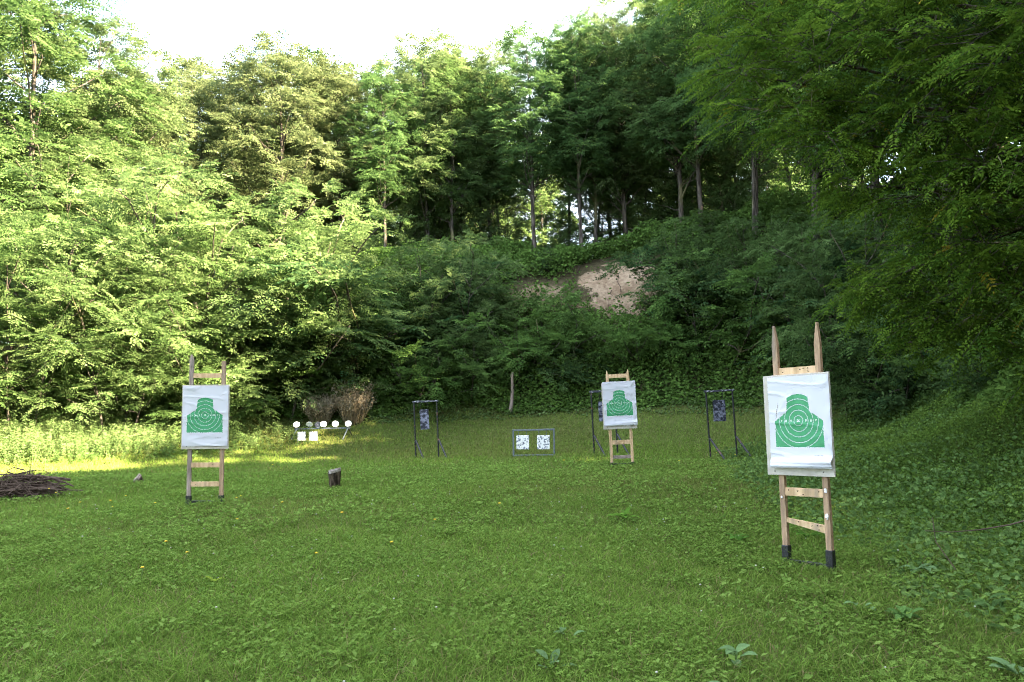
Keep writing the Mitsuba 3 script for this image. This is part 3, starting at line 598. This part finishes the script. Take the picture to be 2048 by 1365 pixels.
dock(1600, 6.9, 7, .2, 'yellow-green weed seen through the nearest stand', (.09, .19, .03))
dock(1238, 8.0, 9, .2, 'yellow-green rosette weed in front of the middle target stand', (.10, .20, .03))
dock(425, 5.6, 4, .10, 'lone yellow-green weed in the open grass at the left', (.16, .22, .03))
# flowers
for px, D in [(166, 9.0), (251, 9.2), (136, 8.4), (219, 8.7), (224, 8.5), (305, 8.7), (475, 8.9), (487, 8.8), (562, 8.7), (470, 7.7), (340, 6.5), (285, 5.65), (628, 6.2), (374, 6.2), (680, 7.6), (540, 13), (118, 9.7), (100, 9.9), (1120, 12.4), (770, 6.4), (860, 7.4), (1350, 11.5), (990, 8.2), (1425, 13.3), (1460, 12.8)]:
    c = on_ground(px, D); h = rng.uniform(.10, .17); lx, ly = rng.normal(0, .02, 2); r = rng.uniform(.010, .015)
    k = thing('yellow_flower', 'small yellow flower standing in the short grass', 'flower', 'small yellow flowers in the grass')
    put('stem', tube([c, c + [lx * .4, ly * .4, h * .6], c + [lx, ly, h]], [.0016] * 3, 4), 'stem_mat', k)
    n = 10; an = np.arange(n) * 2 * np.pi / n; d = np.stack([np.cos(an), np.sin(an) * .9 - .1, .25 + .5 * np.abs(np.sin(an * 3))], 1); d = unit(d)
    put('petals', kites(np.tile(c + [lx, ly, h], (n, 1)), d, unit(np.cross(d, [0, 0, 1.0])), np.full(n, r * 1.4), np.full(n, r * .9)), 'yellow_mat', k)
n = 130; y = np.sqrt(rng.uniform(3.2 ** 2, 10 ** 2, n)); x = rng.uniform(-.6, .62, n) * y; out = []
for a, b in zip(x, y):
    m = trimesh.creation.icosphere(subdivisions=1, radius=rng.uniform(.004, .0075)); m.vertices[:, 2] *= .8
    out.append(xf(tri(m), tr(a, b, G(a, b) + rng.uniform(.06, .11))))
plain('clover_flower_mat', (.36, .35, .29), .8)
put('clover_blossom', cat(out), 'clover_flower_mat', kind='stuff', label='tiny white clover heads scattered in the grass', category='clover')

# ------------------------------------------------------------------ target stands
def beam(x, z0, z1, w=.045, d=.032, y=0.0, tip=0.0, tip_dx=0.0, side=0.0):
    h = w / 2; e = d / 2; pts = []
    for z in ((z0, z1) if tip == 0 else (z0, z1 - tip)):
        for a in (-1, 1):
            for b in (-1, 1): pts.append((x + a * h, y + b * e, z))
    if tip:
        for b in (-1, 1): pts += [(x + tip_dx - .005, y + b * e * .8, z1), (x + tip_dx + .005, y + b * e * .8, z1 - .006)]
    return hull(pts)
def paper_mesh(x0, z0, seed, curl, wr):
    nu, nv = 61, 81; u, v = np.meshgrid(np.linspace(0, 1, nu), np.linspace(0, 1, nv), indexing='ij')
    def disp(u, v):
        q = np.stack([u * 1.6, v * 9 + .7 * u, 0 * u + seed], -1); r = np.abs(meshkit.noise(q, seed) - .5) * 2
        q2 = np.stack([u * 3.5 + v, v * 4 - u, 0 * u + seed], -1); r2 = np.abs(meshkit.noise(q2, seed + 3) - .5) * 2
        d = .004 + wr * (1.3 * (1 - r) ** 5 + .6 * (1 - r2) ** 6 + .5 * meshkit.fbm(q * .6, 2, seed + 5))
        d = d + curl * np.exp(-((v - .045 - .02 * u) / .045) ** 2) * (.6 + .8 * u) + .5 * curl * (v < .03)
        return d * np.clip(1.0 - 0 * u, 0, 1)
    D = disp(u, v)
    vt = np.stack([x0 + u * PW, -D, z0 + v * PH], -1).reshape(-1, 3)
    i, j = np.meshgrid(np.arange(nu - 1), np.arange(nv - 1), indexing='ij')
    q = np.stack([i * nv + j, (i + 1) * nv + j, (i + 1) * nv + j + 1, i * nv + j + 1], -1).reshape(-1, 4)
    return (vt, np.vstack([q[:, [0, 1, 2]], q[:, [0, 2, 3]]])), np.stack([u, v], -1).reshape(-1, 2), disp
def stand(px, D, yaw, lean, pitch, label, hts, mats, rails, top, tips, sleeve, board, paper, curl, wr, seed, holes=0, scraps=(), sc=1.0):
    """hts: post spacing; rails: (height, rise of the right end, material); board/paper: left, bottom, width, height"""
    k = thing('target_stand', label, 'target stand'); b = on_ground(px, D)
    M = tr(*b) @ rot([0, 0, 1], yaw) @ rot([0, 1, 0], lean) @ rot([1, 0, 0], pitch) @ np.diag([sc, sc, sc, 1])
    def add(n, m, mat, **kw): return put(n, xf(m, M), mat, kw.pop('parent', k), **kw)
    hx = hts / 2; r = np.random.default_rng(seed)
    for s, tpv, tip, mat in zip((-1, 1), top, tips, mats):
        add('post', beam(s * hx, .012, tpv, tip=tip, tip_dx=.004 * s), mat)
        sl = rbox(.058, .046, sleeve + .03, (s * hx, 0, sleeve / 2 - .015), .004)
        add('foot_sleeve', sl, 'sleeve_mat')
    add('foot_bar', rbox(hts - .058, .03, .024, (0, 0, .05), .003), 'sleeve_mat')
    for z, dz, mat, hh in rails:
        w = hts - .045 + .004
        pts = [(s * w / 2, y, z + s * dz / 2 + q * hh / 2 * (1 if not (dz and s < 0) else .55)) for s in (-1, 1) for y in (-.011, .011) for q in (-1, 1)]
        rl = add('rail', hull(pts), mat)
        for h_ in range(holes):
            hxp, hz = r.uniform(-.4, .4) * w, z + r.uniform(-.3, .3) * hh + dz * 0
            add('hole', xf(tri(trimesh.creation.cylinder(radius=.0042, height=.003, sections=8)), tr(hxp, -.0125, hz + dz * hxp / w) @ rot([1, 0, 0], 90)), 'hole_mat', parent=rl)
    bx, bz, bw, bh = board
    bd = add('board', rbox(bw, .018, bh, (bx + bw / 2, -.026, bz + bh / 2), .002), 'board_mat')
    for (ux, uz) in ((.12, .03), (.85, .035), (.5, bh - .02)):
        add('screw', xf(tri(trimesh.creation.cylinder(radius=.005, height=.004, sections=8)), tr(bx + ux * bw, -.0365, bz + uz) @ rot([1, 0, 0], 90)), 'hole_mat', parent=bd)
    pm, uv, disp = paper_mesh(paper[0], paper[1], seed, curl, wr)
    pm = (pm[0] + [0, -.0355, 0], pm[1]); pk = add('paper', pm, 'torn_paper_mat' if scraps else 'paper_mat', smooth=True, uv=uv, label='printed paper target with a green bust silhouette and numbered white rings')
    for txt, dx in (('10', 0), ('9', -.0635), ('8', -.105), ('7', -.146), ('9', .0635), ('8', .105), ('7', .146)):
        m = meshkit.text_mesh(txt, .017, .0012, bold=True); v = np.array(m.vertices); v[:, 0] -= (v[:, 0].min() + v[:, 0].max()) / 2; v[:, 1] -= .0085
        u_, v_ = .49 + (dx + v[:, 0]) / PW, CV + v[:, 1] / PH
        w_ = np.stack([paper[0] + u_ * PW, -.0355 - disp(u_, v_) - .0008 - v[:, 2], paper[1] + v_ * PH], 1)
        add('number', (w_, np.array(m.faces)), 'digit_mat', parent=pk)
    for (sx, sz, ss) in scraps:
        m = trimesh.creation.icosphere(subdivisions=1, radius=ss); vv = m.vertices * [1, .5, 1.5] + r.normal(0, ss * .25, m.vertices.shape) + [sx, -.022, sz]
        add('paper_scrap', (vv, m.faces), 'scrap_mat')
    return k, M
stand(409, 9.2, 3, .8, -1, 'leftmost target stand, greyish posts, one post shorter, in front of the sunlit thicket', .37, ('greywood_mat', 'post_mat'), [(1.51, 0, 'rail_mat', .055), (.47, 0, 'rail_mat', .055), (.25, 0, 'rail_mat', .055)],
      (1.76, 1.68), (.06, 0), .12, (-.275, .655, .54, .745), (-.262, .69), .003, .0045, 3, holes=1)
stand(1238, 12.5, -4, -1.5, -1, 'middle target stand, clean light posts, farthest of the three target stands', .325, ('rail_mat', 'rail_mat'), [(1.44, 0, 'rail_mat', .062), (.39, 0, 'rail_mat', .065), (.16, 0, 'greywood_mat', .05)],
      (1.47 + .06, 1.47 + .07), (.10, .11), .075, (-.265, .60, .53, .73), (-.25, .652), .016, .0045, 5)
stand(1599, 6.0, -52, -2.2, -2, 'nearest target stand on the right with pointed posts, broken lower rail and creased paper', .365, ('post_mat', 'post_mat'), [(1.50, 0, 'rail_mat', .062), (.575, 0, 'rail_mat', .062), (.335, -.045, 'rail_mat', .058)],
      (1.87, 1.86), (.15, .16), .165, (-.29, .70, .565, .775), (-.245, .76), .028, .005, 9, holes=5, scraps=[(.185, .60, .011), (.187, .41, .014), (-.183, .53, .007), (-.20, .79, .016)])

# ------------------------------------------------------------------ steel frames with hanging plates
def gong(px, D, width, hgt, yaw, lean, label, plabel, pz, pw, ph, px_off, swing):
    k = thing('gong_frame', label, 'target frame'); b = on_ground(px, D); M = tr(*b) @ rot([0, 0, 1], yaw) @ rot([0, 1, 0], lean)
    add = lambda n, m, mat, par=k, **kw: put(n, xf(m, M), mat, par, **kw)
    hx = width / 2; kz = hgt * .32
    for s in (-1, 1):
        add('post', tube([(s * hx, 0, -.05), (s * hx, 0, hgt - .012)], .0155, 8), 'black_steel_mat', smooth=40)
        add('leg', tube([(s * hx + .012, .0, kz), (s * hx + .17, -.30, .0)], .019, 8), 'black_steel_mat', smooth=40)
    add('crossbar', rbox(width + .07, .034, .034, (0, 0, hgt + .006), .003), 'scuffed_steel_mat')
    for s in (-.35, .35): add('hook', tube([(px_off + s * pw, 0, hgt - .01), (px_off + s * pw, -.012, hgt - .05), (px_off + s * pw, 0, pz + ph / 2 - .02)], .004, 6), 'black_steel_mat')
    p = thing('steel_plate', plabel, 'target plate')
    m = rbox(pw, .012, ph, (0, 0, 0), .002); uvm = np.stack([m[0][:, 0] / pw + .5, m[0][:, 2] / ph + .5], 1)
    scene[p] = mikit.ply(xf(m, M @ tr(px_off, .0, pz) @ rot([0, 1, 0], swing)), 'gong_mat', uv=uvm)
gong(851, 16.0, .46, 1.14, 4, -1.2, 'black steel frame on splayed legs left of the middle', 'dark scuffed steel plate hanging in the left frame', .78, .18, .40, -.03, -1)
gong(1206, 15.2, .45, 1.22, 2, -1.5, 'black steel frame half hidden behind the middle target stand', 'scuffed steel plate hanging behind the edge of the middle paper target', .84, .20, .38, 0, 0)
gong(1440, 13.8, .47, 1.19, 3, -2.2, 'black steel frame on splayed legs between the middle and nearest stands', 'pale scuffed steel plate hanging in the right frame', .85, .22, .37, -.02, 1)
# low rectangular frame with two white plates
k = thing('low_plate_frame', 'low grey steel rectangle frame with two white plates inside', 'target frame'); b = on_ground(1063, 15.4); M = tr(*b) @ rot([0, 0, 1], 1) @ np.diag([1.1, 1.1, 1.1, 1])
W2, H2 = .75, .475
for s in (-1, 1): put('post', xf(rbox(.028, .028, H2, (s * (W2 / 2 - .014), 0, H2 / 2 + .01), .002), M), 'grey_steel_mat', k)
for z in (.024, H2 - .004): put('rail', xf(rbox(W2 - .057, .026, .026, (0, 0, z), .002), M), 'grey_steel_mat', k)
for i, (x, lab) in enumerate(((-.20, 'left white square plate spotted with dark hits in the low frame'), (.165, 'right white square plate spotted with dark hits in the low frame'))):
    for s in (-.07, .07): put('hanger', xf(tube([(x + s, 0, H2 - .017), (x + s, 0, .37)], .004, 6), M), 'grey_steel_mat', k)
    p = thing('white_plate', lab, 'target plate'); scene[p] = mikit.ply(xf(rbox(.225, .01, .25, (x, -.012, .255), .002), M @ tr(0, 0, 0) @ rot([0, 1, 0], 1.0)), 'plate_mat')
# rack with six discs, and two white square plates on small easels before it
k = thing('disc_rack', 'low steel rack with a row of six white discs before the tan weeds', 'target rack'); b = on_ground(643, 18.9); M = tr(*b) @ rot([0, 0, 1], -2)
put('rail', xf(rbox(1.36, .035, .03, (0, 0, .21), .003), M), 'grey_steel_mat', k)
for s in (-1, 1):
    for q in (-.16, .16): put('leg', xf(tube([(s * .62, 0, .215), (s * .62 + q * .6, q, -.06)], .014, 7), M), 'grey_steel_mat' if q < 0 else 'black_steel_mat', k)
for i, (x, t) in enumerate(((-.62, -18), (-.31, 5), (-.10, 0), (.03, -12), (.32, 0), (.63, -25))):
    d = trimesh.creation.cylinder(radius=.082, height=.010, sections=28)
    dm = M @ tr(x, -.02, .315 if i != 2 else .30) @ rot([0, 1, 0], t) @ rot([0, 0, 1], (25, 5, 0, 18, 10, 30)[i]) @ rot([1, 0, 0], 90 + (-10 if i != 1 else 35)) @ np.diag([1.0, .88, 1, 1])
    put('disc', xf(tri(d), dm), 'disc_mat' if i != 2 else 'scuffed_steel_mat', k, **({'label': 'greyer disc, larger than its white neighbours'} if i == 2 else {}))
    put('stem', xf(tube([(x, 0, .22), (x, -.01, .27)], .007, 6), M), 'grey_steel_mat', k)
for px, lab in ((601, 'left small white square plate standing in front of the disc rack'), (624.5, 'right small white square plate standing in front of the disc rack')):
    k = thing('white_plate', lab, 'target plate'); b = on_ground(px, 18.5); M = tr(*b) @ rot([0, 0, 1], 3)
    put('panel', xf(rbox(.175, .01, .20, (0, 0, .16), .002), M @ rot([1, 0, 0], -4)), 'disc_mat', k)
    for s in (-1, 1): put('leg', xf(tube([(s * .098, .012, .27), (s * .10, .02, -.05)], .008, 6), M), 'grey_steel_mat', k)

# ------------------------------------------------------------------ stump, wood chunk, leaning stake, brush pile, bare twig
rng = np.random.default_rng(31)
def log(r0, r1, h, seed, sides=22, rows=7):
    r = np.random.default_rng(seed); an = np.arange(sides) * 2 * np.pi / sides; v = []
    for i in range(rows):
        t = i / (rows - 1); q = np.stack([np.cos(an) * 2.2, np.sin(an) * 2.2, an * 0 + t * .8 + seed], -1)
        rr = (r0 + (r1 - r0) * t) * (1 + .30 * (meshkit.fbm(q * 1.4, 3, seed) - .5) + .05 * r.normal(0, 1, sides))
        v.append(np.stack([np.cos(an) * rr, np.sin(an) * rr, 0 * an + h * t], 1))
    v[-1][:, 2] += .02 * np.sin(an * 1 + 2) ; ring = v[-1]; v = np.vstack(v)
    i, j = np.meshgrid(np.arange(rows - 1), np.arange(sides), indexing='ij')
    q = np.stack([i * sides + j, i * sides + (j + 1) % sides, (i + 1) * sides + (j + 1) % sides, (i + 1) * sides + j], -1).reshape(-1, 4)
    return (v, np.vstack([q[:, [0, 1, 2]], q[:, [0, 2, 3]]])), ring
def cap_split(ring, gap=.012, lift=.006):
    """a cut face cracked in two slabs, proud of the bark"""
    out = []; n = len(ring); c = ring.mean(0)
    for half in (np.arange(0, n // 2 + 1), np.r_[np.arange(n // 2, n), 0]):
        p = ring[half]; m = p.mean(0); d = unit((m - c)[None])[0]; p = m + (p - m) * [.96, .96, 1] + d * gap / 2; dz = rng.uniform(0, .014)
        out.append(hull(np.vstack([p + [0, 0, dz + lift], p - [0, 0, .03]])))
    return out
k = thing('tree_stump', 'upright dark log stump with a cracked grey top in open grass', 'stump'); b = on_ground(666, 10.8, -.03)
body, ring = log(.074, .083, .275, 5); M = tr(*b) @ rot([0, 1, 0], 2) @ rot([0, 0, 1], 20)
put('bark', xf(body, M), 'stump_mat', k, smooth=True)
for m in cap_split(ring): put('cut_face', xf(m, M), 'cutwood_mat', k)
k = thing('wood_chunk', 'small tilted wood chunk lying between the brush pile and the leftmost stand', 'wood chunk'); b = on_ground(284, 11.9, .0)
body, ring = log(.05, .075, .15, 8, 16, 5); M = tr(*b) @ rot([0, 0, 1], 35) @ rot([0, 1, 0], -38) @ tr(0, 0, -.035)
put('bark', xf(body, M), 'stump_mat', k, smooth=True)
for m in cap_split(ring, .004): put('cut_face', xf(m, M), 'greywood_mat', k)
k = thing('leaning_stake', 'weathered forked stake leaning on the slope at the back', 'stake'); b = on_ground(1017, 19.9, -.1); t_ = P(1024, 745, 19.9)
put('shaft', tube(wob(b, t_ - [.0, 0, 0], 8, .007, rng), np.linspace(.05, .034, 8) * rng.uniform(.85, 1.15, 8), 9), 'greywood_mat', k, smooth=True)
put('branch_stub', tube([b * .45 + t_ * .55, b * .4 + t_ * .6 + [.06, 0, .06], b * .38 + t_ * .62 + [.075, 0, .12]], [.028, .022, .015], 7), 'bark_mat', k, smooth=True)
k = thing('brush_pile', 'heap of dark twigs and branches at the left edge of the grass', 'brush pile'); b = on_ground(42, 10.3)
def stick(L, r, lo=0.0, hi=1.0):
    a = rng.uniform(0, 6.28); rr = .50 * math.sqrt(rng.random()); c = np.array([rr * math.cos(a), rr * math.sin(a) * .7, 0]); topz = .36 * (1 - (rr / .62) ** 1.5)
    c[2] = .02 + topz * rng.uniform(lo, hi); a = rng.normal(0, .8) + (math.pi if rng.random() < .5 else 0); d = np.array([math.cos(a), math.sin(a), rng.normal(0, .12) - .25 * rr * np.sign(c[0] * math.cos(a))])
    p = wob(c - d * L / 2, c + d * L / 2, 5, .022, rng); p[:, 2] = np.maximum(p[:, 2] , .012) ; return tube(p + b, np.linspace(r, r * .45, 5), 5)
put('twigs', cat([stick(rng.uniform(.2, .55), rng.uniform(.003, .010)) for _ in range(420)]), 'twig_mat', k, kind='stuff', label='tangled thin twigs of the heap')
for i in range(16): put('branch', stick(rng.uniform(.45, .8), rng.uniform(.011, .019), .7, 1.05), 'twig_mat', k)
put('branch', tube(wob(b + [-.1, -.2, .14], b + [.66, -.2, .13], 6, .012, rng), np.linspace(.020, .009, 6), 6), 'twig_mat', k)
put('branch', tube(wob(b + [.10, .0, .18], b + [.11, .03, .44], 4, .008, rng), np.linspace(.012, .006, 4), 6), 'twig_mat', k)
k = thing('bare_twig', 'bare arching twig over the herbs at the right edge', 'twig')
q = [P(2075, 1035, 4.9), P(2020, 1050, 5.0), P(1960, 1060, 5.1), P(1900, 1065, 5.2), P(1850, 1062, 5.3)]
put('stem', tube(q, [.006, .005, .0045, .003, .002], 6), 'twig_mat', k, smooth=True)
q = [P(1865, 1035, 5.25), P(1868, 1060, 5.22), P(1872, 1085, 5.2), P(1890, 1110, 5.15), P(1912, 1140, 5.1)]
put('side_shoot', tube(q, [.002, .003, .0035, .0035, .003], 6), 'twig_mat', k, smooth=True)
